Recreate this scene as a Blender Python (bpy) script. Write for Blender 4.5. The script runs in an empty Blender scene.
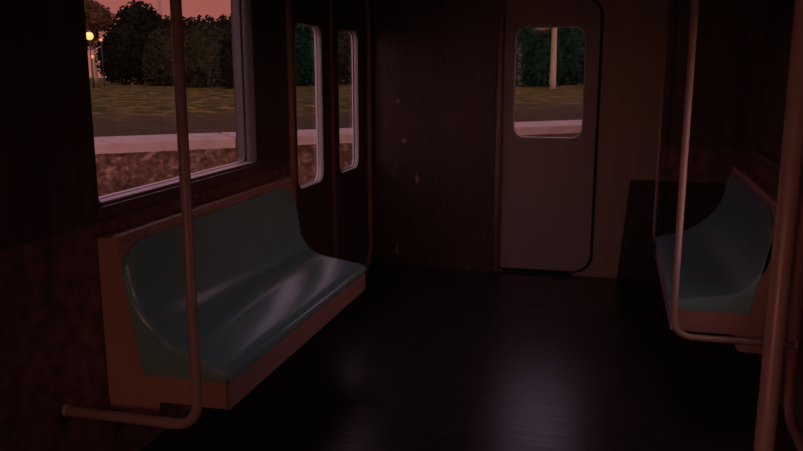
import bpy, bmesh, math, random
from mathutils import Vector, Matrix
random.seed(7)
SC = bpy.context.scene
COL = SC.collection

# ------------------------------------------------------------------ dimensions (metres)
F_PX, PITCH, YAW = 799.17, 0.1968, -0.2577
CX, CZ = 1.847, 1.575
W, D = 2.680, 6.072          # car width, y of the end wall
BACK = -7.0                  # y of the other end of the car
HC = 2.36                    # ceiling height
WALL_T = 0.12

FW = Vector((math.sin(YAW)*math.cos(PITCH), math.cos(YAW)*math.cos(PITCH), -math.sin(PITCH)))
RT = Vector((math.cos(YAW), -math.sin(YAW), 0))
UP = RT.cross(FW)
CAM = Vector((CX, 0, CZ))
def at(u, v, depth):
    """a point of the land outside, along a sight line at a given distance"""
    return CAM + (FW + RT*((u-401.5)/F_PX) - UP*((v-225.5)/F_PX))*depth

# ------------------------------------------------------------------ materials
def mat(name, color, rough=0.5, metal=0.0, spec=0.5, coat=0.0, coat_rough=0.1):
    m = bpy.data.materials.new(name); m.use_nodes = True
    b = m.node_tree.nodes['Principled BSDF']
    b.inputs['Base Color'].default_value = (*color, 1)
    b.inputs['Roughness'].default_value = rough
    b.inputs['Metallic'].default_value = metal
    b.inputs['Specular IOR Level'].default_value = spec
    b.inputs['Coat Weight'].default_value = coat
    b.inputs['Coat Roughness'].default_value = coat_rough
    return m
def N(m, t, **kw):
    n = m.node_tree.nodes.new(t)
    for k, v in kw.items():
        if k in n.inputs.keys(): n.inputs[k].default_value = v
        else: setattr(n, k, v)
    return n
def L(m, a, b): m.node_tree.links.new(a, b)
def bsdf(m): return m.node_tree.nodes['Principled BSDF']
def noise(m, scale=(1, 1, 1), nscale=5.0, detail=4.0, rough=0.6, coord='Object'):
    tc = N(m, 'ShaderNodeTexCoord'); mp = N(m, 'ShaderNodeMapping')
    mp.inputs['Scale'].default_value = scale
    n = N(m, 'ShaderNodeTexNoise'); n.inputs['Scale'].default_value = nscale
    n.inputs['Detail'].default_value = detail; n.inputs['Roughness'].default_value = rough
    L(m, tc.outputs[coord], mp.inputs['Vector']); L(m, mp.outputs[0], n.inputs['Vector'])
    return n
def ramp(m, src, stops, interp='LINEAR'):
    r = N(m, 'ShaderNodeValToRGB'); r.color_ramp.interpolation = interp
    el = r.color_ramp.elements
    while len(el) < len(stops): el.new(0.5)
    for e, (p, c) in zip(el, stops): e.position = p; e.color = (*c, 1)
    L(m, src, r.inputs['Fac']); return r
def vary(m, scale, nscale, c0, c1, lo=0.3, hi=0.7, bump=0.0, detail=4.0):
    n = noise(m, scale, nscale, detail); r = ramp(m, n.outputs['Fac'], [(lo, c0), (hi, c1)])
    L(m, r.outputs['Color'], bsdf(m).inputs['Base Color'])
    if bump:
        b = N(m, 'ShaderNodeBump'); b.inputs['Strength'].default_value = bump; b.inputs['Distance'].default_value = 0.01
        L(m, n.outputs['Fac'], b.inputs['Height']); L(m, b.outputs[0], bsdf(m).inputs['Normal'])
    return n, r
def mixc(m, fac, a, b):
    x = N(m, 'ShaderNodeMix'); x.data_type = 'RGBA'
    L(m, fac, x.inputs[0]); L(m, a, x.inputs[6]); L(m, b, x.inputs[7])
    return x.outputs[2]

def paneling(name, streak0, streak1, low0, low1, z_split, rough=0.35):
    """vertical-grained upper panelling over a mottled wainscot below z_split"""
    m = mat(name, (0.1, 0.1, 0.1), rough)
    n1 = noise(m, (9, 9, 0.25), 3.0, 5.0); r1 = ramp(m, n1.outputs['Fac'], [(0.3, streak0), (0.7, streak1)])
    n2 = noise(m, (1, 1, 1), 13.0, 6.0, 0.65); r2 = ramp(m, n2.outputs['Fac'], [(0.34, low0), (0.66, low1)])
    tc = N(m, 'ShaderNodeTexCoord'); sx = N(m, 'ShaderNodeSeparateXYZ'); L(m, tc.outputs['Object'], sx.inputs[0])
    g = N(m, 'ShaderNodeMath', operation='GREATER_THAN'); L(m, sx.outputs['Z'], g.inputs[0]); g.inputs[1].default_value = z_split
    L(m, mixc(m, g.outputs[0], r2.outputs['Color'], r1.outputs['Color']), bsdf(m).inputs['Base Color'])
    b = N(m, 'ShaderNodeBump'); b.inputs['Strength'].default_value = 0.12; b.inputs['Distance'].default_value = 0.004
    L(m, n1.outputs['Fac'], b.inputs['Height']); L(m, b.outputs[0], bsdf(m).inputs['Normal'])
    return m

M = {}
M['wall_side'] = paneling('side_panelling', (0.062, 0.036, 0.034), (0.13, 0.078, 0.072), (0.085, 0.04, 0.042), (0.30, 0.16, 0.155), 1.0)
M['wall_end'] = mat('end_panel_paint', (0.2, 0.13, 0.1), 0.4)
vary(M['wall_end'], (7, 7, 0.3), 3.0, (0.36, 0.25, 0.19), (0.44, 0.31, 0.24), bump=0.05)
M['wood'] = mat('dark_grained_wood', (0.08, 0.05, 0.045), 0.38)
n, r = vary(M['wood'], (16, 16, 1.4), 4.0, (0.045, 0.026, 0.023), (0.11, 0.068, 0.062), 0.3, 0.72, bump=0.15, detail=6)
# pale chips in the grain
nc = noise(M['wood'], (3.0, 3.0, 1.2), 5.2, 0.5); rc = ramp(M['wood'], nc.outputs['Fac'], [(0.785, (0, 0, 0)), (0.80, (1, 1, 1))])
pale = N(M['wood'], 'ShaderNodeRGB'); pale.outputs[0].default_value = (0.38, 0.27, 0.25, 1)
L(M['wood'], mixc(M['wood'], rc.outputs['Color'], r.outputs['Color'], pale.outputs[0]), bsdf(M['wood']).inputs['Base Color'])
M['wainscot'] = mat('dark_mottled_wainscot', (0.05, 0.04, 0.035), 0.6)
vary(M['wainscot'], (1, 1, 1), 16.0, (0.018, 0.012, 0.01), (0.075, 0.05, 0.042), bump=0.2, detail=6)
M['floor'] = mat('dark_linoleum', (0.02, 0.016, 0.02), 0.3, spec=0.8)
n, r = vary(M['floor'], (0.5, 13, 1), 4.0, (0.014, 0.009, 0.013), (0.034, 0.025, 0.036), bump=0.0)
rr = N(M['floor'], 'ShaderNodeMapRange'); L(M['floor'], n.outputs['Fac'], rr.inputs['Value'])
rr.inputs['From Min'].default_value = 0.3; rr.inputs['From Max'].default_value = 0.7
rr.inputs['To Min'].default_value = 0.25; rr.inputs['To Max'].default_value = 0.33
L(M['floor'], rr.outputs[0], bsdf(M['floor']).inputs['Roughness'])
M['ceiling'] = mat('ceiling_enamel', (0.7, 0.66, 0.64), 0.5)
vary(M['ceiling'], (1, 1, 1), 6, (0.68, 0.63, 0.61), (0.73, 0.68, 0.66))
M['door_red'] = mat('door_enamel', (0.2, 0.09, 0.08), 0.35)
vary(M['door_red'], (6, 6, 0.4), 3.0, (0.085, 0.038, 0.038), (0.12, 0.056, 0.054), bump=0.03)
M['door_end'] = mat('end_door_enamel', (0.27, 0.17, 0.16), 0.4)
vary(M['door_end'], (3, 3, 0.8), 3.0, (0.36, 0.27, 0.265), (0.42, 0.32, 0.31), bump=0.02)
M['jamb'] = mat('jamb_enamel', (0.34, 0.16, 0.13), 0.3)
vary(M['jamb'], (1, 1, 0.3), 9, (0.30, 0.13, 0.105), (0.38, 0.19, 0.15))
M['alu'] = mat('pale_window_trim', (0.7, 0.68, 0.68), 0.35)
vary(M['alu'], (2, 2, 12), 6, (0.66, 0.64, 0.64), (0.74, 0.72, 0.72))
M['frame'] = mat('grey_window_frame', (0.36, 0.34, 0.36), 0.4)
vary(M['frame'], (2, 2, 12), 6, (0.115, 0.11, 0.12), (0.15, 0.145, 0.155))
M['glint_sill'] = mat('sky_glint_sill_paint', (0.8, 0.55, 0.53), 0.35)  # pink tone puts the sky's reflection on the sill into the colour
vary(M['glint_sill'], (2, 2, 2), 6, (0.78, 0.53, 0.51), (0.82, 0.57, 0.55))
M['sill'] = mat('sill_moulding', (0.16, 0.09, 0.085), 0.4)
vary(M['sill'], (2, 2, 2), 6, (0.14, 0.078, 0.074), (0.18, 0.10, 0.096))
M['infill'] = mat('dark_infill', (0.07, 0.036, 0.036), 0.6)
vary(M['infill'], (8, 8, 0.3), 3, (0.055, 0.028, 0.028), (0.085, 0.045, 0.044))
M['dark_trim'] = mat('dark_window_trim', (0.05, 0.035, 0.033), 0.5)
vary(M['dark_trim'], (1, 1, 3), 6, (0.04, 0.028, 0.026), (0.06, 0.042, 0.04))
M['rubber'] = mat('black_rubber', (0.02, 0.018, 0.018), 0.6)
vary(M['rubber'], (1, 1, 1), 20, (0.015, 0.013, 0.013), (0.026, 0.023, 0.023))
M['pole'] = mat('pink_enamelled_steel', (0.5, 0.34, 0.32), 0.4, metal=0.1)
vary(M['pole'], (1, 1, 1), 9, (0.42, 0.285, 0.275), (0.49, 0.34, 0.33))
M['bench'] = mat('bench_enamel', (0.5, 0.3, 0.27), 0.38)
vary(M['bench'], (1, 1, 1), 7, (0.47, 0.25, 0.215), (0.54, 0.30, 0.262))
M['seat'] = mat('teal_fibreglass', (0.12, 0.36, 0.37), 0.26, spec=0.5, coat=0.6, coat_rough=0.14)
vary(M['seat'], (1, 1, 1), 5, (0.20, 0.40, 0.39), (0.22, 0.43, 0.42))

def glass(name, tint=(1, 1, 1)):
    m = bpy.data.materials.new(name); m.use_nodes = True
    nt = m.node_tree; nt.nodes.remove(nt.nodes['Principled BSDF'])
    t = N(m, 'ShaderNodeBsdfTransparent'); t.inputs['Color'].default_value = (*tint, 1)
    g = N(m, 'ShaderNodeBsdfGlossy'); g.inputs['Roughness'].default_value = 0.03
    lw = N(m, 'ShaderNodeLayerWeight'); lw.inputs['Blend'].default_value = 0.5
    pw = N(m, 'ShaderNodeMath', operation='POWER'); L(m, lw.outputs['Facing'], pw.inputs[0]); pw.inputs[1].default_value = 5.0
    f = N(m, 'ShaderNodeMath', operation='MULTIPLY_ADD'); L(m, pw.outputs[0], f.inputs[0]); f.inputs[1].default_value = 0.6; f.inputs[2].default_value = 0.025
    x = N(m, 'ShaderNodeMixShader')
    L(m, f.outputs[0], x.inputs[0]); L(m, t.outputs[0], x.inputs[1]); L(m, g.outputs[0], x.inputs[2])
    L(m, x.outputs[0], nt.nodes['Material Output'].inputs['Surface'])
    return m
M['glass'] = glass('window_glass')

# outdoors
M['gravel'] = mat('reddish_ballast', (0.2, 0.14, 0.11), 0.95, spec=0.1)
def ground_tex(m, stops, sc, vor=None, bump=0.6, bd=0.05):
    n = noise(m, (1, 1, 1), sc, 8.0, 0.7); r = ramp(m, n.outputs['Fac'], stops)
    out = r.outputs['Color']; h = n.outputs['Fac']
    if vor:
        tc = N(m, 'ShaderNodeTexCoord'); v = N(m, 'ShaderNodeTexVoronoi'); v.inputs['Scale'].default_value = vor
        L(m, tc.outputs['Object'], v.inputs['Vector'])
        rv = ramp(m, v.outputs['Color'], [(0.15, (0.3, 0.28, 0.27)), (0.85, (1.0, 1.0, 1.0))])
        mm = N(m, 'ShaderNodeMix'); mm.data_type = 'RGBA'; mm.blend_type = 'MULTIPLY'; mm.inputs[0].default_value = 0.8
        L(m, out, mm.inputs[6]); L(m, rv.outputs['Color'], mm.inputs[7]); out = mm.outputs[2]
    L(m, out, bsdf(m).inputs['Base Color'])
    b = N(m, 'ShaderNodeBump'); b.inputs['Strength'].default_value = bump; b.inputs['Distance'].default_value = bd
    L(m, h, b.inputs['Height']); L(m, b.outputs[0], bsdf(m).inputs['Normal'])
ground_tex(M['gravel'], [(0.3, (0.035, 0.019, 0.012)), (0.5, (0.10, 0.05, 0.033)), (0.72, (0.30, 0.17, 0.14))], 3.4, 6.0)
M['path'] = mat('pale_concrete', (0.6, 0.55, 0.52), 0.85, spec=0.2)
vary(M['path'], (1, 1, 1), 1.2, (0.27, 0.185, 0.175), (0.38, 0.27, 0.26), bump=0.1, detail=8)
M['lawn'] = mat('dry_grass_and_dirt', (0.1, 0.12, 0.05), 0.95, spec=0.05)
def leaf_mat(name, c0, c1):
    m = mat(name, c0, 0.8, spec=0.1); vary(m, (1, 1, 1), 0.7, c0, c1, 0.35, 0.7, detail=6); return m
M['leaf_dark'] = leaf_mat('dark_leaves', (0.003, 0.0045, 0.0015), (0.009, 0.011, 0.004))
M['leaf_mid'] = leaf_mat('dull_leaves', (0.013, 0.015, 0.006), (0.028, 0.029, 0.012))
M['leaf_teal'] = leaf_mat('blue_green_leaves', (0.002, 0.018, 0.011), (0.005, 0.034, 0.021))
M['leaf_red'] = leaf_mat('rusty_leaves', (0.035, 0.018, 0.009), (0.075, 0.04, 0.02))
M['bark'] = mat('pale_bark', (0.2, 0.15, 0.11), 0.9)
vary(M['bark'], (3, 3, 0.5), 3, (0.16, 0.13, 0.09), (0.30, 0.24, 0.17), bump=0.3)
M['wood_post'] = mat('weathered_post', (0.2, 0.18, 0.15), 0.9)
vary(M['wood_post'], (3, 3, 0.3), 3, (0.16, 0.14, 0.11), (0.24, 0.21, 0.17))
M['batten'] = mat('added_lamp_glow', (0.8, 0.7, 0.55), 0.5)  # glow of the added lamp behind the camera
bsdf(M['batten']).inputs['Emission Color'].default_value = (1.0, 0.40, 0.27, 1)
bsdf(M['batten']).inputs['Emission Strength'].default_value = 60.0
M['lamp_dim'] = mat('dim_lamp_glass', (0.8, 0.5, 0.3), 0.4)
bsdf(M['lamp_dim']).inputs['Emission Color'].default_value = (1.0, 0.35, 0.10, 1)
bsdf(M['lamp_dim']).inputs['Emission Strength'].default_value = 0.45
M['lamp'] = mat('lit_lamp_glass', (0.9, 0.7, 0.4), 0.4)
bsdf(M['lamp']).inputs['Emission Color'].default_value = (1.0, 0.50, 0.13, 1)
bsdf(M['lamp']).inputs['Emission Strength'].default_value = 1.3

# ------------------------------------------------------------------ mesh helpers
def link(name, me, m=None, parent=None, smooth=False):
    o = bpy.data.objects.new(name, me); COL.objects.link(o)
    if m is not None: me.materials.clear(); me.materials.append(m)
    if smooth:
        for p in me.polygons: p.use_smooth = True
    if parent is not None: o.parent = parent
    return o
def from_bm(name, bm, m=None, parent=None, smooth=False):
    bmesh.ops.recalc_face_normals(bm, faces=bm.faces[:])
    me = bpy.data.meshes.new(name); bm.to_mesh(me); bm.free()
    return link(name, me, m, parent, smooth)
def tag(o, label=None, cat=None, group=None, kind=None):
    if label: o['label'] = label
    if cat: o['category'] = cat
    if group: o['group'] = group
    if kind: o['kind'] = kind
    return o
def empty(name, loc, rz=0.0):
    o = bpy.data.objects.new(name, None); COL.objects.link(o); o.location = loc; o.rotation_euler = (0, 0, rz)
    o.empty_display_size = 0.1; return o
def add_box(bm, x0, x1, y0, y1, z0, z1, bevel=0.0):
    g = bmesh.ops.create_cube(bm, size=1.0)
    bmesh.ops.scale(bm, vec=(x1-x0, y1-y0, z1-z0), verts=g['verts'])
    bmesh.ops.translate(bm, vec=((x0+x1)/2, (y0+y1)/2, (z0+z1)/2), verts=g['verts'])
    if bevel:
        es = list({e for v in g['verts'] for e in v.link_edges})
        bmesh.ops.bevel(bm, geom=es, offset=bevel, segments=2, affect='EDGES', profile=0.7)
def box(name, b, m, parent=None, bevel=0.0):
    bm = bmesh.new(); add_box(bm, *b, bevel=bevel); return from_bm(name, bm, m, parent)
def rrect(a0, a1, b0, b1, r, n=8):
    """rounded rectangle loop; r is one radius or four (bottom-left, bottom-right, top-right, top-left)"""
    rs = r if isinstance(r, (tuple, list)) else (r,)*4
    pts = []
    for (ca, cb, sa, sb, a_start), rad in zip(((a0, b0, 1, 1, math.pi), (a1, b0, -1, 1, 1.5*math.pi), (a1, b1, -1, -1, 0), (a0, b1, 1, -1, .5*math.pi)), rs):
        if rad <= 0: pts.append((ca, cb)); continue
        for i in range(n+1):
            t = a_start + 0.5*math.pi*i/n
            pts.append((ca+sa*rad+rad*math.cos(t), cb+sb*rad+rad*math.sin(t)))
    return pts
SIDE = Matrix(((0, 0, 1, 0), (1, 0, 0, 0), (0, 1, 0, 0), (0, 0, 0, 1)))      # (a,b,c) -> x=c, y=a, z=b
ENDW = Matrix(((1, 0, 0, 0), (0, 0, -1, 0), (0, 1, 0, 0), (0, 0, 0, 1)))     # (a,b,c) -> x=a, y=-c, z=b
def plate(name, loops, c0, c1, m, frame, parent=None, bevel=0.0):
    """flat plate outlined by loops[0], pierced by the other loops, between depths c0 and c1"""
    cu = bpy.data.curves.new(name, 'CURVE'); cu.dimensions = '2D'; cu.fill_mode = 'BOTH'
    for lp in loops:
        s = cu.splines.new('POLY'); s.points.add(len(lp)-1); s.use_cyclic_u = True
        for p, (a, b) in zip(s.points, lp): p.co = (a, b, 0, 1)
    cu.extrude = max(abs(c1-c0)/2-bevel, 0.0005)
    if bevel: cu.bevel_depth = bevel; cu.bevel_resolution = 2; cu.offset = -bevel
    t = bpy.data.objects.new('tmp', cu); COL.objects.link(t)
    dg = bpy.context.evaluated_depsgraph_get(); me = bpy.data.meshes.new_from_object(t.evaluated_get(dg))
    bpy.data.objects.remove(t); bpy.data.curves.remove(cu)
    me.transform(frame @ Matrix.Translation((0, 0, (c0+c1)/2))); me.name = name
    bm = bmesh.new(); bm.from_mesh(me); bmesh.ops.remove_doubles(bm, verts=bm.verts, dist=1e-5)
    bmesh.ops.recalc_face_normals(bm, faces=bm.faces[:]); bm.to_mesh(me); bm.free()
    return link(name, me, m, parent)
def rounded_path(pts, rads, n=10):
    out = [Vector(pts[0])]
    for i in range(1, len(pts)-1):
        p, a, b = Vector(pts[i]), Vector(pts[i-1]), Vector(pts[i+1]); r = rads[i-1]
        d0, d1 = (a-p).normalized(), (b-p).normalized()
        s, e = p+d0*r, p+d1*r
        for k in range(n+1):
            t = k/n; out.append(s*(1-t)**2 + p*(2*t*(1-t)*0.83+0.0) + e*t**2 + (s+e)*0.5*(2*t*(1-t)*0.17))
    out.append(Vector(pts[-1])); return out
def add_tube(bm, path, r, seg=18, closed=False, flat=None):
    n = len(path); rings = []
    up = None
    for i, p in enumerate(path):
        if closed: d = path[(i+1) % n]-path[i-1]
        else: d = path[min(i+1, n-1)]-path[max(i-1, 0)]
        d.normalize()
        if up is None: up = d.orthogonal().normalized()
        up = (up - d*up.dot(d)).normalized(); s = d.cross(up)
        rr = r[i] if isinstance(r, (list, tuple)) else r
        rings.append([bm.verts.new(p + up*(rr*math.cos(2*math.pi*k/seg)) + s*(rr*math.sin(2*math.pi*k/seg))) for k in range(seg)])
    for i in range(n if closed else n-1):
        a, b = rings[i], rings[(i+1) % n]
        for k in range(seg): bm.faces.new((a[k], a[(k+1) % seg], b[(k+1) % seg], b[k]))
    if not closed: bm.faces.new(rings[0][::-1]); bm.faces.new(rings[-1])
def tube(name, path, r, m, parent=None, closed=False, seg=18):
    bm = bmesh.new(); add_tube(bm, path, r, seg, closed); return from_bm(name, bm, m, parent, True)
def prism(name, poly, y0, y1, m, parent=None, bevel=0.0, sx=1.0, x0=0.0):
    """cross-section (x,z) swept from y0 to y1"""
    bm = bmesh.new()
    a = [bm.verts.new((x0+sx*x, y0, z)) for x, z in poly]; b = [bm.verts.new((x0+sx*x, y1, z)) for x, z in poly]
    n = len(poly)
    bm.faces.new(a); bm.faces.new(b[::-1])
    for i in range(n): bm.faces.new((a[i], a[(i+1) % n], b[(i+1) % n], b[i]))
    bmesh.ops.recalc_face_normals(bm, faces=bm.faces[:])
    if bevel: bmesh.ops.bevel(bm, geom=bm.edges[:], offset=bevel, segments=2, affect='EDGES', profile=0.7)
    return from_bm(name, bm, m, parent)

# ------------------------------------------------------------------ the car: floor, ceiling, walls
fl = box('floor', (-0.1, W+0.1, BACK, D+0.1, -0.08, 0.0), M['floor'])
tag(fl, 'dark glossy linoleum floor of the train car', 'floor', kind='structure')
ce = box('ceiling', (-0.1, W+0.1, BACK, D+0.1, HC, HC+0.06), M['ceiling'])
tag(ce, 'plain enamelled ceiling of the train car', 'ceiling', kind='structure')

LW = [(2.56, 3.955, 1.06, 2.02, 0.03)]                         # left window by the bench
L_DOOR = (4.44, 5.985, 0.0, 2.12)
RW = [(3.98, 5.20, 1.085, 2.02, 0.03)]
R_DOOR = (2.15, 3.72, 0.0, 2.12)
L_REAR = [(-2.90, -1.50, 1.06, 2.02, 0.03), (-5.2, -3.6, 1.06, 2.02, 0.03)]
R_REAR = [(-5.2, -3.6, 1.06, 2.02, 0.03)]
def side_wall(name, x0, x1, wins, door, label):
    # outline walks round the doorway so the opening reaches the floor
    a0, a1, b0, b1 = door; r = 0.14
    outer = [(BACK, 0.0), (a0, 0.0)] + [(a0, b1-r)] + [(a0+r-r*math.cos(t), b1-r+r*math.sin(t)) for t in [i*math.pi/16 for i in range(1, 9)]] \
        + [(a1-r+r*math.sin(t), b1-r+r*math.cos(t)) for t in [i*math.pi/16 for i in range(0, 9)]] + [(a1, 0.0), (D, 0.0), (D, HC), (BACK, HC)]
    o = plate(name, [outer] + [rrect(*w) for w in wins], x0, x1, M['wall_side'], SIDE)
    return tag(o, label, 'wall', kind='structure')
side_wall('wall_left', -WALL_T, 0.0, LW+L_REAR, L_DOOR, 'left side wall with streaked panelling above a mottled reddish wainscot')
side_wall('wall_right', W, W+WALL_T, RW+R_REAR, R_DOOR, 'dark right side wall behind the right bench')

def side_window(name, w, x_in, out, label, trim='frame'):
    """aluminium-lined opening; out = -1 when the outside lies towards -x"""
    y0, y1, z0, z1, r = w
    e = empty(name, (x_in, (y0+y1)/2, z0)); off = Matrix.Translation((-x_in, -(y0+y1)/2, -z0))
    def put(o): o.data.transform(off); o.parent = e; return o
    lo, hi = sorted((x_in+out*0.105, x_in+out*0.002))
    put(plate('window_frame', [rrect(y0+0.0, y1-0.0, z0, z1, r), rrect(y0+0.007, y1-0.007, z0+0.005, z1-0.007, r)], lo, hi, M[trim], SIDE))
    lo, hi = sorted((x_in+out*0.060, x_in+out*0.075))
    put(plate('sash', [rrect(y0+0.005, y1-0.005, z0+0.004, z1-0.005, r*0.8), rrect(y0+0.016, y1-0.016, z0+0.011, z1-0.02, r)], lo, hi, M[trim], SIDE))
    lo, hi = sorted((x_in+out*0.065, x_in+out*0.070))
    put(plate('window_pane', [rrect(y0+0.010, y1-0.010, z0+0.006, z1-0.012, r)], lo, hi, M['glass'], SIDE))
    lo, hi = sorted((x_in, x_in-out*0.014))
    put(box('window_sill', (lo, hi, y0, y1, z0-0.045, z0-0.002), M['sill'] if trim == 'frame' else M['dark_trim'], None, 0.004))
    lo, hi = sorted((x_in+out*0.100, x_in+out*0.012))
    put(box('glint_sill', (lo, hi, y0+0.008, y1-0.008, z0+0.0055, z0+0.010), M['glint_sill'] if trim == 'frame' else M['dark_trim']))  # strip carrying the painted sky glint
    return tag(e, label, 'window', kind='structure')
side_window('window_1', LW[0], 0.0, -1, 'large aluminium framed window above the left bench')
y0, y1, z0, z1, r = RW[0]
w2 = empty('window_2', (W, (y0+y1)/2, z0)); off = Matrix.Translation((-W, -(y0+y1)/2, -z0))
for o in (plate('added_infill', [rrect(y0+0.004, y1-0.004, z0+0.004, z1-0.004, r)], W+0.022, W+0.034, M['infill'], SIDE),  # opaque sheet added to keep the window dark
          plate('window_frame', [rrect(y0, y1, z0, z1, r), rrect(y0+0.004, y1-0.004, z0+0.004, z1-0.004, r)], W+0.002, W+0.10, M['dark_trim'], SIDE),
          plate('window_pane', [rrect(y0+0.004, y1-0.004, z0+0.004, z1-0.004, r)], W+0.085, W+0.09, M['glass'], SIDE),
          box('window_sill', (W-0.016, W, y0, y1, z0-0.03, z0-0.002), M['sill'], None, 0.004),
          box('lower_moulding', (W-0.010, W, y0, y1, z0-0.075, z0-0.055), M['sill'], None, 0.004)):
    o.data.transform(off); o.parent = w2
tag(w2, 'window above the right bench darkened by an added dark blind', 'window', kind='structure')
side_window('window_3', L_REAR[0], 0.0, -1, 'left window behind the camera position')
side_window('window_5', L_REAR[1], 0.0, -1, 'left window in the rear of the car')
side_window('window_4', R_REAR[0], W, 1, 'right window in the rear of the car')

def side_doors(name, d, x_in, out, label):
    """pocket doors: two leaves, each with a tall rounded light, inside a round-cornered frame"""
    y0, y1, z0, z1 = d; ym = (y0+y1)/2
    e = empty(name, (x_in, ym, 0.0)); off = Matrix.Translation((-x_in, -ym, 0))
    def put(o, p=None): o.data.transform(off); o.parent = p or e; return o
    def rng(a, b): return sorted((x_in+out*a, x_in+out*b))
    for k, (a, b) in enumerate(((y0-0.005, ym-0.002), (ym+0.002, y1+0.005))):
        if k == 0: wa, wb = a+0.135, b-0.195
        else: wa, wb = a+0.135, b-0.205
        hole = rrect(wa, wb, 0.825, 1.825, 0.075); hole2 = rrect(wa-0.007, wb+0.007, 0.818, 1.832, 0.081)
        lf = put(plate('door_leaf', [rrect(a, b, 0.008, z1-0.004, 0.0), hole2], *rng(0.015, 0.055), M['door_red'], SIDE))
        put(plate('light_frame', [hole2, hole], *rng(0.014, 0.062), M['alu'], SIDE), lf)
        put(plate('light_gasket', [rrect(wa, wb, 0.825, 1.825, 0.075), rrect(wa+0.005, wb-0.005, 0.830, 1.820, 0.070)], *rng(0.046, 0.052), M['rubber'] if k else M['alu'], SIDE), lf)
        put(plate('light_pane', [rrect(wa+0.002, wb-0.002, 0.827, 1.823, 0.073)], *rng(0.0475, 0.0505), M['glass'], SIDE), lf)
        ed = (b-0.022, b) if k == 0 else (a, a+0.022)
        lo, hi = rng(0.006, 0.06)
        put(box('edge_seal', (lo, hi, ed[0], ed[1], 0.01, z1-0.01), M['jamb'], None, 0.005), lf)
    pth = [Vector((x_in-out*0.004, a, b)) for a, b in rrect(y0-0.012, y1+0.012, 0.018, z1+0.01, 0.15, 10)]
    put(tube('door_frame', pth, 0.024, M['jamb'], closed=True, seg=14))
    lo, hi = rng(-0.006, 0.1)
    put(box('door_sill', (lo, hi, y0+0.02, y1-0.02, 0.0, 0.008), M['alu'], None, 0.002))
    return tag(e, label, 'door', kind='structure')
side_doors('door_1', L_DOOR, 0.0, -1, 'reddish pair of sliding doors with tall rounded windows past the left bench')
side_doors('door_2', R_DOOR, W, 1, 'pair of sliding doors in the right wall before the right bench')

# end wall: dark wood on the left, doorway, painted panel and wainscot on the right
ED = (1.035, 1.735, 0.0, 2.055)
def doorway(x0, x1, z0, z1, r):
    return rrect(x0, x1, z0, z1, (0.03, r, r, 0.03), 10)
ew = plate('wall_end', [[(0.0, 0.0), (W, 0.0), (W, HC), (0.0, HC)], doorway(ED[0]-0.012, ED[1]+0.012, 0.012, ED[3]+0.012, 0.15)], -D-0.10, -D, M['wall_end'], ENDW)
tag(ew, 'brown painted end wall around the end door', 'wall', kind='structure')
wp = box('trim_1', (0.0, 0.985, D-0.012, D, 0.0, HC), M['wood'])
tag(wp, 'dark grained wood panel left of the end door with pale chips', 'wall panel', kind='structure')
ps = tube('trim_2', [Vector((1.012, D-0.004, 0.0)), Vector((1.012, D-0.004, HC))], 0.022, M['wall_end'])
tag(ps, 'thin vertical post along the left side of the end door', 'trim', kind='structure')
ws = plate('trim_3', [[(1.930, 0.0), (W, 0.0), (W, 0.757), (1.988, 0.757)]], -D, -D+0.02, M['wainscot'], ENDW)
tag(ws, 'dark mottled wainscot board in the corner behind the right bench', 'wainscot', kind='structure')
cp = box('trim_4', (2.17, W, D-0.05, D, 0.757, HC), M['wall_side'], None, 0.006)
tag(cp, 'reddish brown corner panel standing proud above the dark wainscot', 'wall panel', kind='structure')

dr = empty('door_3', ((ED[0]+ED[1])/2, D, 0.0)); dx = (ED[0]+ED[1])/2
def dput(o, p=None): o.data.transform(Matrix.Translation((-dx, -D, 0))); o.parent = p or dr; return o
wl = rrect(1.120, 1.622, 1.050, 1.852, 0.080)
wo = rrect(1.113, 1.629, 1.043, 1.859, 0.086)
leaf = dput(plate('door_leaf', [doorway(ED[0], ED[1]-0.012, 0.03, ED[3], 0.14), wo], -D-0.055, -D-0.012, M['door_end'], ENDW))
dput(plate('door_gasket', [doorway(ED[0]-0.012, ED[1]+0.012, 0.012, ED[3]+0.012, 0.15), doorway(ED[0], ED[1]-0.012, 0.03, ED[3], 0.14)], -D-0.06, -D-0.03, M['rubber'], ENDW))
dput(plate('light_frame', [wo, wl], -D-0.06, -D-0.006, M['alu'], ENDW), leaf)
dput(plate('light_pane', [rrect(1.120, 1.626, 1.050, 1.856, 0.082)], -D-0.045, -D-0.041, M['glass'], ENDW), leaf)
dput(box('door_sill', (ED[0]+0.02, ED[1]-0.14, D-0.02, D+0.05, 0.0, 0.012), M['rubber'], None, 0.003))
tag(dr, 'end door with one rounded window and a rounded lower right corner', 'door', kind='structure')

# rear end of the car, behind the camera
wb = plate('wall_back', [[(0.0, 0.0), (W, 0.0), (W, HC), (0.0, HC)]], -BACK, -BACK+0.1, M['ceiling'], ENDW)
tag(wb, 'plain rear end wall of the car', 'wall', kind='structure')
# added unseen batten lamp, warms the surfaces that face the camera
lf = empty('added_fill_lamp', (0.5, -2.7, HC))
box('fill_housing', (-0.11, 0.11, -0.55, 0.55, -0.035, 0.0), M['ceiling'], lf, 0.006)
bm = bmesh.new(); add_box(bm, -0.085, 0.085, -0.52, 0.52, -0.075, -0.030, bevel=0.018)
from_bm('fill_diffuser', bm, M['batten'], lf)
tag(lf, 'added unseen warm fill lamp on the ceiling behind the camera position', 'added fill lamp')

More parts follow.
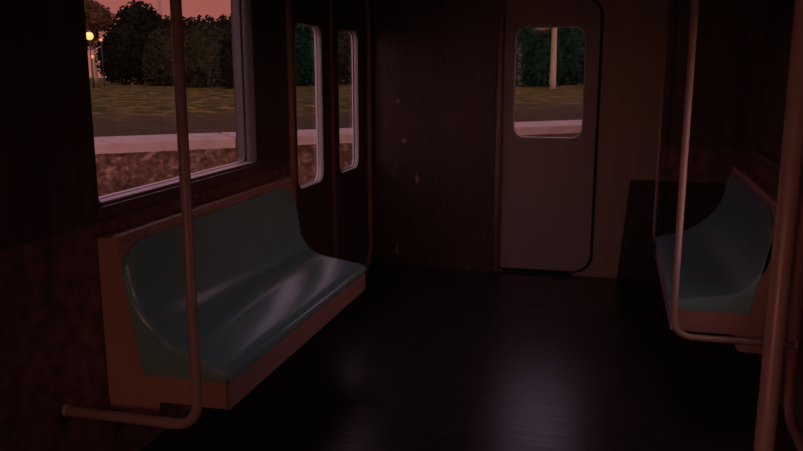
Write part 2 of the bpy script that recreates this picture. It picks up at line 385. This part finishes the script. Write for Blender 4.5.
# ------------------------------------------------------------------ benches
PROFILE_B = [(0.098, 0.915), (0.101, 0.83), (0.112, 0.72), (0.130, 0.635), (0.157, 0.578), (0.196, 0.537), (0.25, 0.510), (0.33, 0.494), (0.43, 0.479), (0.490, 0.469), (0.517, 0.456), (0.528, 0.438)]
PROFILE_A = [(0.110, 0.915), (0.120, 0.85), (0.134, 0.765), (0.166, 0.687), (0.212, 0.615), (0.263, 0.566), (0.323, 0.528), (0.37, 0.508), (0.43, 0.490), (0.490, 0.474), (0.517, 0.458), (0.528, 0.438)]
def catmull(pts, n):
    out = []; k = len(pts)
    for i in range(k-1):
        p0, p1, p2, p3 = [Vector((*pts[max(0, min(k-1, j))], 0)) for j in (i-1, i, i+1, i+2)]
        for s in range(n):
            t = s/n
            out.append(0.5*((2*p1) + (p2-p0)*t + (2*p0-5*p1+4*p2-p3)*t*t + (3*p1-p0-3*p2+p3)*t**3))
    out.append(Vector((*pts[-1], 0))); return [(v.x, v.y) for v in out]
PA, PB = catmull(PROFILE_A, 5), catmull(PROFILE_B, 5)
def make_bench(y0, y1, right, label):
    """built against the left wall with its deep-curved end nearest, or turned round against the right wall"""
    ln = y1-y0
    root = empty('bench', (W if right else 0.0, y1 if right else y0, 0.0), math.pi if right else 0.0)
    tag(root, label, 'bench', 'fibreglass benches along the car walls')
    prism('bench_frame', [(0.002, 0.947), (0.060, 0.947), (0.077, 0.938), (0.161, 0.421), (0.5166, 0.421), (0.5166, 0.316), (0.002, 0.316)], 0.0, ln, M['bench'], root, 0.004)
    prism('top_rail', [(0.052, 0.944), (0.064, 0.956), (0.079, 0.950), (0.084, 0.930), (0.074, 0.915)], 0.012, ln-0.012, M['bench'], root, 0.003)
    # the one-piece shell: closed sections from end A to end B
    ts = sorted(set([0.0, 0.004, 0.012, 0.03, 0.05, 0.08, 0.11, 0.15, 0.2, 0.3, 0.45, 0.7] + [ln-v for v in (0.0, 0.004, 0.012, 0.03, 0.05, 0.08, 0.12, 0.16, 0.2, 0.25, 0.3, 0.4, 0.55)]))
    bm = bmesh.new(); rings = []
    for t in ts:
        k = min(1.0, max(0.0, t/(ln*0.75))); k = k*k*(3-2*k)
        prof = [((1-k)*a[0]+k*b[0], (1-k)*a[1]+k*b[1]) for a, b in zip(PA, PB)]
        # rounded upper corners
        zt = 0.918
        ta = max(0.0, 1-t/0.20); tb = max(0.0, 1-(ln-t)/0.26)
        zt -= 0.125*(1-math.sqrt(max(0.0, 1-ta**2.3))) + 0.135*(1-math.sqrt(max(0.0, 1-tb**2.2)))
        e = min(t, ln-t); ins = 0.012*(1-min(1, e/0.012))**2       # soft rim
        zs = prof[0][1]; ring = []
        for x, z in prof:
            if z > 0.62:                                            # squeeze the back under the rounded corner
                z = 0.62+(z-0.62)*(zt-0.62)/(zs-0.62)
            ring.append((max(x-ins*0.7, 0.09), z-ins*0.7))
        zback = ring[0][1]-0.006
        xb = 0.077+(0.938-zback)*0.1625
        sec = ring + [(0.5235-ins, 0.4245), (0.40, 0.4225), (0.27, 0.4225), (0.163, 0.4225)]
        for q in range(1, 7):
            z = 0.4225+(zback-0.4225)*q/6; sec.append((0.077+(0.938-z)*0.1625+0.001, z))
        rings.append([bm.verts.new((x, t, z)) for x, z in sec])
    n = len(rings[0])
    for a, b in zip(rings, rings[1:]):
        for i in range(n): bm.faces.new((a[i], a[(i+1) % n], b[(i+1) % n], b[i]))
    bm.faces.new(rings[0]); bm.faces.new(rings[-1][::-1])
    bmesh.ops.triangulate(bm, faces=[f for f in bm.faces if len(f.verts) > 4])
    so = from_bm('seat_shell', bm, M['seat'], root, True)
    so.data.set_sharp_from_angle(angle=math.radians(42))
    tag(so, 'glossy teal moulded seat and back in one piece')
    prism('support_box', [(0.002, 0.318), (0.225, 0.318), (0.215, 0.252), (0.195, 0.232), (0.002, 0.232)], 0.002, ln-0.002, M['bench'], root, 0.006)
    return root
make_bench(2.5326, 4.2385, False, 'long teal bench against the left wall under the large window')
make_bench(3.9263, 5.4665, True, 'teal bench against the right wall beyond the grab poles')

# ------------------------------------------------------------------ grab poles
def grab_pole(x, y, wall, label, R_POLE=0.018, zb=0.364):
    e = empty('grab_pole', (x, y, zb))
    s = 1 if wall > x else -1
    pth = rounded_path([(0, 0, HC-zb), (0, 0, 0), (wall-x, 0, 0)], [0.085])
    tube('pole_tube', pth, R_POLE, M['pole'], e)
    bm = bmesh.new(); add_tube(bm, [Vector((0, 0, HC-zb-0.014)), Vector((0, 0, HC-zb))], [0.036, 0.042], 20); from_bm('ceiling_flange', bm, M['pole'], e, False)
    bm = bmesh.new(); add_tube(bm, [Vector((wall-x-s*0.010, 0, 0)), Vector((wall-x, 0, 0))], [0.021, 0.023], 20); from_bm('wall_flange', bm, M['pole'], e, False)
    return tag(e, label, 'grab pole', 'bent grab poles at the bench ends')
grab_pole(0.5245, 2.2875, 0.0, 'pinkish grab pole at the near end of the left bench, crossing the large window')
grab_pole(W-0.5245, 3.6913, W, 'reddish grab pole at the near end of the right bench', 0.0155)
grab_pole(W-0.5245, 5.6407, W, 'thin distant grab pole behind the far end of the right bench', 0.0115)
grab_pole(W-0.5245, 1.540, W, 'thick foreground grab pole at the right edge of the picture')

# ------------------------------------------------------------------ outdoors
def land_plane(name, pts, m, label, cat):
    bm = bmesh.new(); bm.faces.new([bm.verts.new(p) for p in pts]); o = from_bm(name, bm, m)
    return tag(o, label, cat, kind='structure')
# the concrete path runs obliquely past the car
P0, P1 = Vector((-15.805, 24.849, 0)), Vector((-0.974, 37.509, 0))
dirv = (P1-P0).normalized(); nrm = Vector((-dirv.y, dirv.x, 0))
rot = math.atan2(dirv.y, dirv.x)
ZL = -0.9
gr = box('ground', (-150, 150, -150, 180, -4.4, -4.0), M['gravel'])
tag(gr, 'reddish stony ground beside the car', 'ground', kind='structure')
lawn = bpy.data.objects.new('lawn', None)
bm = bmesh.new(); add_box(bm, -160, 160, -0.06, 160, -0.6, 0.0)
lawn = from_bm('lawn', bm, M['lawn']); lawn.location = (P0.x, P0.y, ZL-0.01); lawn.rotation_euler = (0, 0, rot)
tag(lawn, 'dry grass and bare dirt beyond the concrete path', 'lawn', kind='structure')
m = M['lawn']
n1 = noise(m, (0.8, 0.35, 1), 1.0, 9.0, 0.72); g1 = ramp(m, n1.outputs['Fac'], [(0.38, (0.014, 0.018, 0.003)), (0.5, (0.05, 0.042, 0.008)), (0.64, (0.20, 0.12, 0.032))])
n2 = noise(m, (0.8, 0.5, 1), 1.0, 8.0, 0.7); g2 = ramp(m, n2.outputs['Fac'], [(0.3, (0.028, 0.02, 0.009)), (0.7, (0.066, 0.042, 0.02))])
tc = N(m, 'ShaderNodeTexCoord'); sx = N(m, 'ShaderNodeSeparateXYZ'); L(m, tc.outputs['Object'], sx.inputs[0])
nn = N(m, 'ShaderNodeMath', operation='MULTIPLY_ADD'); L(m, n1.outputs['Fac'], nn.inputs[0]); nn.inputs[1].default_value = 14.0; L(m, sx.outputs['Y'], nn.inputs[2])
mr = N(m, 'ShaderNodeMapRange'); L(m, nn.outputs[0], mr.inputs['Value']); mr.inputs['From Min'].default_value = 15.0; mr.inputs['From Max'].default_value = 24.0
L(m, mixc(m, mr.outputs[0], g2.outputs['Color'], g1.outputs['Color']), bsdf(m).inputs['Base Color'])

path_w, slab = 2.75, 8.04
# rubble bank falling from the path towards the track
bm = bmesh.new(); nu, nv = 300, 44; grid = []
from mathutils import noise as mn
for j in range(nv+1):
    row = []
    for i in range(nu+1):
        u_, v_ = -30+i*60/nu, j/nv
        d_ = 0.16*mn.noise((u_*1.1, v_*5.5, 1.0))+0.10*mn.noise((u_*2.6, v_*12, 5.0))
        row.append(bm.verts.new((u_, -path_w+0.04-2.0*v_+d_*0.7*min(1, v_*6), -0.26-3.0*v_+d_*(0.2+v_))))
    grid.append(row)
for j in range(nv):
    for i in range(nu): bm.faces.new((grid[j][i], grid[j+1][i], grid[j+1][i+1], grid[j][i+1]))
bank = from_bm('embankment', bm, M['gravel'], None, True); bank.location = (P0.x, P0.y, ZL); bank.rotation_euler = (0, 0, rot)
tag(bank, 'rough reddish rubble bank below the pale concrete path', 'embankment', kind='structure')
joint0 = (Vector((-12.6, 27.6, 0))-P0).dot(dirv)
PATH_LABELS = ['leftmost pale concrete path slab in view through the left window', 'pale concrete path slab right of the joint in the left window',
    'pale concrete path slab left of the joint seen through the end door window', 'pale concrete path slab right of the joint seen through the end door window']
def slab_at(k, label):
    o = P0 + dirv*(joint0+k*slab); bm = bmesh.new()
    add_box(bm, 0.045, slab-0.045, -path_w, -0.07, -0.7, 0.02, bevel=0.05)
    s = from_bm('path_slab', bm, M['path']); s.location = (o.x, o.y, ZL); s.rotation_euler = (0, 0, rot)
    tag(s, label, 'path slab', 'concrete path slabs beyond the ballast')
for k, lb in zip((-1, 0, 1, 2), PATH_LABELS): slab_at(k, lb)

def leaf_cloud(name, blobs, n, size, m, parent, seed):
    rnd = random.Random(seed); verts = []; faces = []
    bm = bmesh.new()
    for (cx, cy, cz, rx, ry, rz) in blobs:                    # dense inner mass
        g = bmesh.ops.create_icosphere(bm, subdivisions=3, radius=1.0)
        for v in g['verts']:
            d = v.co.normalized(); k = 0.80*(1+0.10*math.sin(7*d.x+seed)*math.sin(6*d.y+cx)+0.07*math.sin(13*d.z+5*d.x+seed))
            v.co = Vector((cx+d.x*rx*k, cy+d.y*ry*k, cz+d.z*rz*k))
    me = bpy.data.meshes.new(name); bm.to_mesh(me)
    for v in bm.verts: verts.append(v.co.copy())
    for f in bm.faces: faces.append([v.index for v in f.verts])
    bm.free(); bpy.data.meshes.remove(me)
    vol = [b[3]*b[4]+b[3]*b[5]+b[4]*b[5] for b in blobs]; tot = sum(vol)
    for b, vv in zip(blobs, vol):
        for _ in range(int(n*vv/tot)):
            d = Vector((rnd.gauss(0, 1), rnd.gauss(0, 1), rnd.gauss(0, 1))).normalized(); k = rnd.uniform(0.74, 1.06)
            c = Vector((b[0]+d.x*b[3]*k, b[1]+d.y*b[4]*k, b[2]+d.z*b[5]*k))
            u = Vector((rnd.gauss(0, 1), rnd.gauss(0, 1), rnd.gauss(0, 1))).normalized(); w = u.orthogonal().normalized()
            w.rotate(Matrix.Rotation(rnd.uniform(0, 6.28), 3, u)); x = u.cross(w); s = size*rnd.uniform(0.6, 1.3); i = len(verts)
            verts += [c-w*s*0.6, c+x*s*0.35, c+w*s*0.6, c-x*s*0.35]; faces.append([i, i+1, i+2, i+3])
    me = bpy.data.meshes.new(name); me.from_pydata([tuple(v) for v in verts], [], faces); me.update()
    return link(name, me, m, parent)
def tree(name, u, depth, blobs, m, label, cat, trunk=None, n=2600, size=0.5, seed=1, group=None):
    """u = where along the view it stands; blobs are in metres about its foot, x across the view"""
    K = 1.18; p = at(u, 90, depth*K); e = empty(name, (p.x, p.y, ZL), -YAW); n = int(n*1.25)
    blobs = [tuple(K*c for c in b) for b in blobs]
    if trunk: trunk = (trunk[0]*K, trunk[1]*K, trunk[2])
    leaf_cloud('foliage', blobs, n, size, m, e, seed)
    if trunk:
        r, h, lean = trunk
        path = [Vector((lean*t*h*0.5*math.sin(t*1.2), 0.1*math.sin(3*t), -0.3+(h+0.3)*t)) for t in [i/8 for i in range(9)]]
        bm = bmesh.new(); add_tube(bm, path, [r*(1.25-0.5*i/8) for i in range(9)], 10)
        from_bm('trunk', bm, M['bark'], e, True)
    return tag(e, label, cat, group)
S = 88/F_PX   # metres per pixel at the hedge
# seen through the large left window
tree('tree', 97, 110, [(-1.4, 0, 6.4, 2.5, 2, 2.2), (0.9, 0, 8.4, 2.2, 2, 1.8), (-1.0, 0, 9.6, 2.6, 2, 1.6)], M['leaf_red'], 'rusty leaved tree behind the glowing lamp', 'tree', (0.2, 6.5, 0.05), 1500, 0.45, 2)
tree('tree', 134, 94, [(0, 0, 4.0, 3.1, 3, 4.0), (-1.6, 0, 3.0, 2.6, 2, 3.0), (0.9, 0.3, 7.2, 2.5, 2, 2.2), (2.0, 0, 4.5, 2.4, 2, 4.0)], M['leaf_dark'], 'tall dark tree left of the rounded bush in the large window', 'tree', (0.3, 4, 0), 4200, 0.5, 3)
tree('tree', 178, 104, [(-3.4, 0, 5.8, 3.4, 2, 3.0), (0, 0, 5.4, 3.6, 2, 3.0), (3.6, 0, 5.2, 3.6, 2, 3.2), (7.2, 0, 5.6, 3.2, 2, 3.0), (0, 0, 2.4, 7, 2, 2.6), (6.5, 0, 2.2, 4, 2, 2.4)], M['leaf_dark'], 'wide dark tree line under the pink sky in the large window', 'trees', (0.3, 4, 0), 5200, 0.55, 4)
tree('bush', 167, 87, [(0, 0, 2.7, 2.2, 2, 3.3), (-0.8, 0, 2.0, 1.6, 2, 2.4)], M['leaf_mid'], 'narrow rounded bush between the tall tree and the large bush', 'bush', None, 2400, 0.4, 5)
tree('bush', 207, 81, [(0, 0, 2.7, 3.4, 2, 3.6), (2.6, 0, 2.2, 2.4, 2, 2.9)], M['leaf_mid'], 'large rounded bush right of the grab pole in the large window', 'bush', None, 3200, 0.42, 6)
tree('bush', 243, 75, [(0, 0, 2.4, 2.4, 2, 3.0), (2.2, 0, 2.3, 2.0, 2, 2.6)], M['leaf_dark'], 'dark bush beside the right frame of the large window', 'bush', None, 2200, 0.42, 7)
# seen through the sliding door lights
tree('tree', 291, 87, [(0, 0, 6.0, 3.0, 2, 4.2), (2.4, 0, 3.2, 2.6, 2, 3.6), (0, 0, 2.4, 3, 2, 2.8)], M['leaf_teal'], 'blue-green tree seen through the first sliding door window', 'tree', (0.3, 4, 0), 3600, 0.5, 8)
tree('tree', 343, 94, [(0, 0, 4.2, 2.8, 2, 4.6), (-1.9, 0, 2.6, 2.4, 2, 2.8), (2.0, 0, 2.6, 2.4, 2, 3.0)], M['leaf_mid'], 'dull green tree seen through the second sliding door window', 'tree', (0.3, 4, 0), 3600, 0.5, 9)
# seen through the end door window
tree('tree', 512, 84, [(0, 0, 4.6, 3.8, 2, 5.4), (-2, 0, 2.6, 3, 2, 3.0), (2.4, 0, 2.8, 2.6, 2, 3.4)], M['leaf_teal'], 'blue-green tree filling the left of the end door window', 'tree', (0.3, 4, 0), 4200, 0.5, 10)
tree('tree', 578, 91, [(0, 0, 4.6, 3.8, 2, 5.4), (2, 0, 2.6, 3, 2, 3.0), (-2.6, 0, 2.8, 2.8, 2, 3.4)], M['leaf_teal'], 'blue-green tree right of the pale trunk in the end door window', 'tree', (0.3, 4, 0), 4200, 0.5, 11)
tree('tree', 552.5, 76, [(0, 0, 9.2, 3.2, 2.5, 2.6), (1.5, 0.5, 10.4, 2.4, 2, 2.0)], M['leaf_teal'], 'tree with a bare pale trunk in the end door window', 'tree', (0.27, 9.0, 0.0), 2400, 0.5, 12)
# added unseen bank, keeps bright sky out of the left pane's reflections
bm = bmesh.new(); gx, gy = 24, 60; grid = []
for j in range(gy+1):
    row = []
    for i in range(gx+1):
        x_, y_ = i/gx, 7.0+46*j/gy; nz = mn.noise((x_*5, y_*0.6, 3.0))+0.5*mn.noise((x_*13, y_*1.7, 8.0))
        row.append(bm.verts.new((W+2.2+4.5*x_+0.35*nz, y_, -4.05+11.5*math.sin(x_*math.pi/2)+0.5*nz*x_)))
    grid.append(row)
for j in range(gy):
    for i in range(gx): bm.faces.new((grid[j][i], grid[j][i+1], grid[j+1][i+1], grid[j+1][i]))
ob = from_bm('embankment', bm, M['leaf_dark'], None, True)
tag(ob, 'added unseen dark bank blocking the sky on the right side of the car', 'embankment', kind='structure')
# lamp and posts
p = at(89.3, 36, 92)
lm = empty('street_lamp', (p.x, p.y, ZL))
hh = p.z-ZL
bm = bmesh.new(); add_tube(bm, [Vector((0, 0, -0.2)), Vector((0, 0, 0.5)), Vector((0, 0, hh-0.35))], [0.10, 0.07, 0.055], 10); from_bm('lamp_post', bm, M['rubber'], lm, True)
bm = bmesh.new(); bmesh.ops.create_uvsphere(bm, u_segments=16, v_segments=10, radius=0.46)
bmesh.ops.translate(bm, verts=bm.verts, vec=(0, 0, hh)); from_bm('lamp_globe', bm, M['lamp'], lm, True)
bm = bmesh.new(); add_tube(bm, [Vector((0, 0, hh+0.40)), Vector((0, 0, hh+0.62))], [0.26, 0.05], 12); from_bm('lamp_cap', bm, M['wood_post'], lm, False)
tag(lm, 'glowing yellow street lamp at the left edge of the large window', 'street lamp')
for u, v, rr, lb in ((101, 40, 0.2, 'small faint lamp right of the bright street lamp'), (92, 57, 0.24, 'dim low lamp beneath the bright street lamp')):
    p = at(u, v, 97); l2 = empty('garden_lamp', (p.x, p.y, ZL)); h2 = p.z-ZL
    bm = bmesh.new(); add_tube(bm, [Vector((0, 0, -0.2)), Vector((0, 0, h2-0.15))], 0.05, 8); from_bm('lamp_post', bm, M['rubber'], l2, True)
    bm = bmesh.new(); bmesh.ops.create_uvsphere(bm, u_segments=12, v_segments=8, radius=rr)
    bmesh.ops.translate(bm, verts=bm.verts, vec=(0, 0, h2)); from_bm('lamp_globe', bm, M['lamp_dim'], l2, True)
    tag(l2, lb, 'garden lamp')
p = at(160.5, 17, 126); up_ = empty('utility_pole', (p.x, p.y, ZL))
bm = bmesh.new(); add_tube(bm, [Vector((0, 0, -0.2)), Vector((0, 0, 14.5))], [0.26, 0.2], 10); from_bm('post', bm, M['wood_post'], up_, True)
bm = bmesh.new(); add_box(bm, -1.0, 1.0, -0.06, 0.06, 13.6, 13.8); from_bm('crossarm', bm, M['wood_post'], up_)
tag(up_, 'grey utility pole rising over the tall dark tree', 'utility pole')

# ------------------------------------------------------------------ dusk sky
w = bpy.data.worlds.new('dusk'); SC.world = w; w.use_nodes = True
nt = w.node_tree; bg = nt.nodes['Background']
tc = nt.nodes.new('ShaderNodeTexCoord'); sx = nt.nodes.new('ShaderNodeSeparateXYZ'); nt.links.new(tc.outputs['Generated'], sx.inputs[0])
cr = nt.nodes.new('ShaderNodeValToRGB'); nt.links.new(sx.outputs['Z'], cr.inputs['Fac'])
el = cr.color_ramp.elements; el.new(0.5); el.new(0.5); el.new(0.5)
for e_, (p_, c_) in zip(el, [(0.0, (0.43, 0.125, 0.085)), (0.08, (0.38, 0.108, 0.095)), (0.27, (0.42, 0.23, 0.32)), (0.48, (0.55, 0.36, 0.53)), (0.85, (0.36, 0.27, 0.41))]):
    e_.position = p_; e_.color = (*c_, 1)
# warmer glow low in the sky where the sun went down (behind the car)
gl = nt.nodes.new('ShaderNodeVectorMath'); gl.operation = 'DOT_PRODUCT'; nt.links.new(tc.outputs['Generated'], gl.inputs[0])
gd = Vector((0.55, -0.9, 0.15)).normalized(); gl.inputs[1].default_value = gd
mr = nt.nodes.new('ShaderNodeMapRange'); nt.links.new(gl.outputs['Value'], mr.inputs['Value'])
mr.inputs['From Min'].default_value = 0.25; mr.inputs['From Max'].default_value = 1.0; mr.interpolation_type = 'SMOOTHSTEP'
gm = nt.nodes.new('ShaderNodeMix'); gm.data_type = 'RGBA'; gm.blend_type = 'ADD'
nt.links.new(mr.outputs[0], gm.inputs[0]); nt.links.new(cr.outputs['Color'], gm.inputs[6]); gm.inputs[7].default_value = (1.9, 1.0, 0.82, 1)
nt.links.new(gm.outputs[2], bg.inputs['Color']); bg.inputs['Strength'].default_value = 1.0

# ------------------------------------------------------------------ camera
cd = bpy.data.cameras.new('camera'); co = bpy.data.objects.new('camera', cd); COL.objects.link(co)
cd.sensor_fit = 'HORIZONTAL'; cd.sensor_width = 36.0; cd.lens = 36.0*F_PX/803; cd.clip_start = 0.05; cd.clip_end = 600
co.matrix_world = Matrix((( RT.x, UP.x, -FW.x, CAM.x), (RT.y, UP.y, -FW.y, CAM.y), (RT.z, UP.z, -FW.z, CAM.z), (0, 0, 0, 1)))
SC.camera = co
vs = SC.view_settings
vs.view_transform = 'Standard'; vs.look = 'None'; vs.gamma = 1.0; vs.exposure = 0.0; vs.use_curve_mapping = False
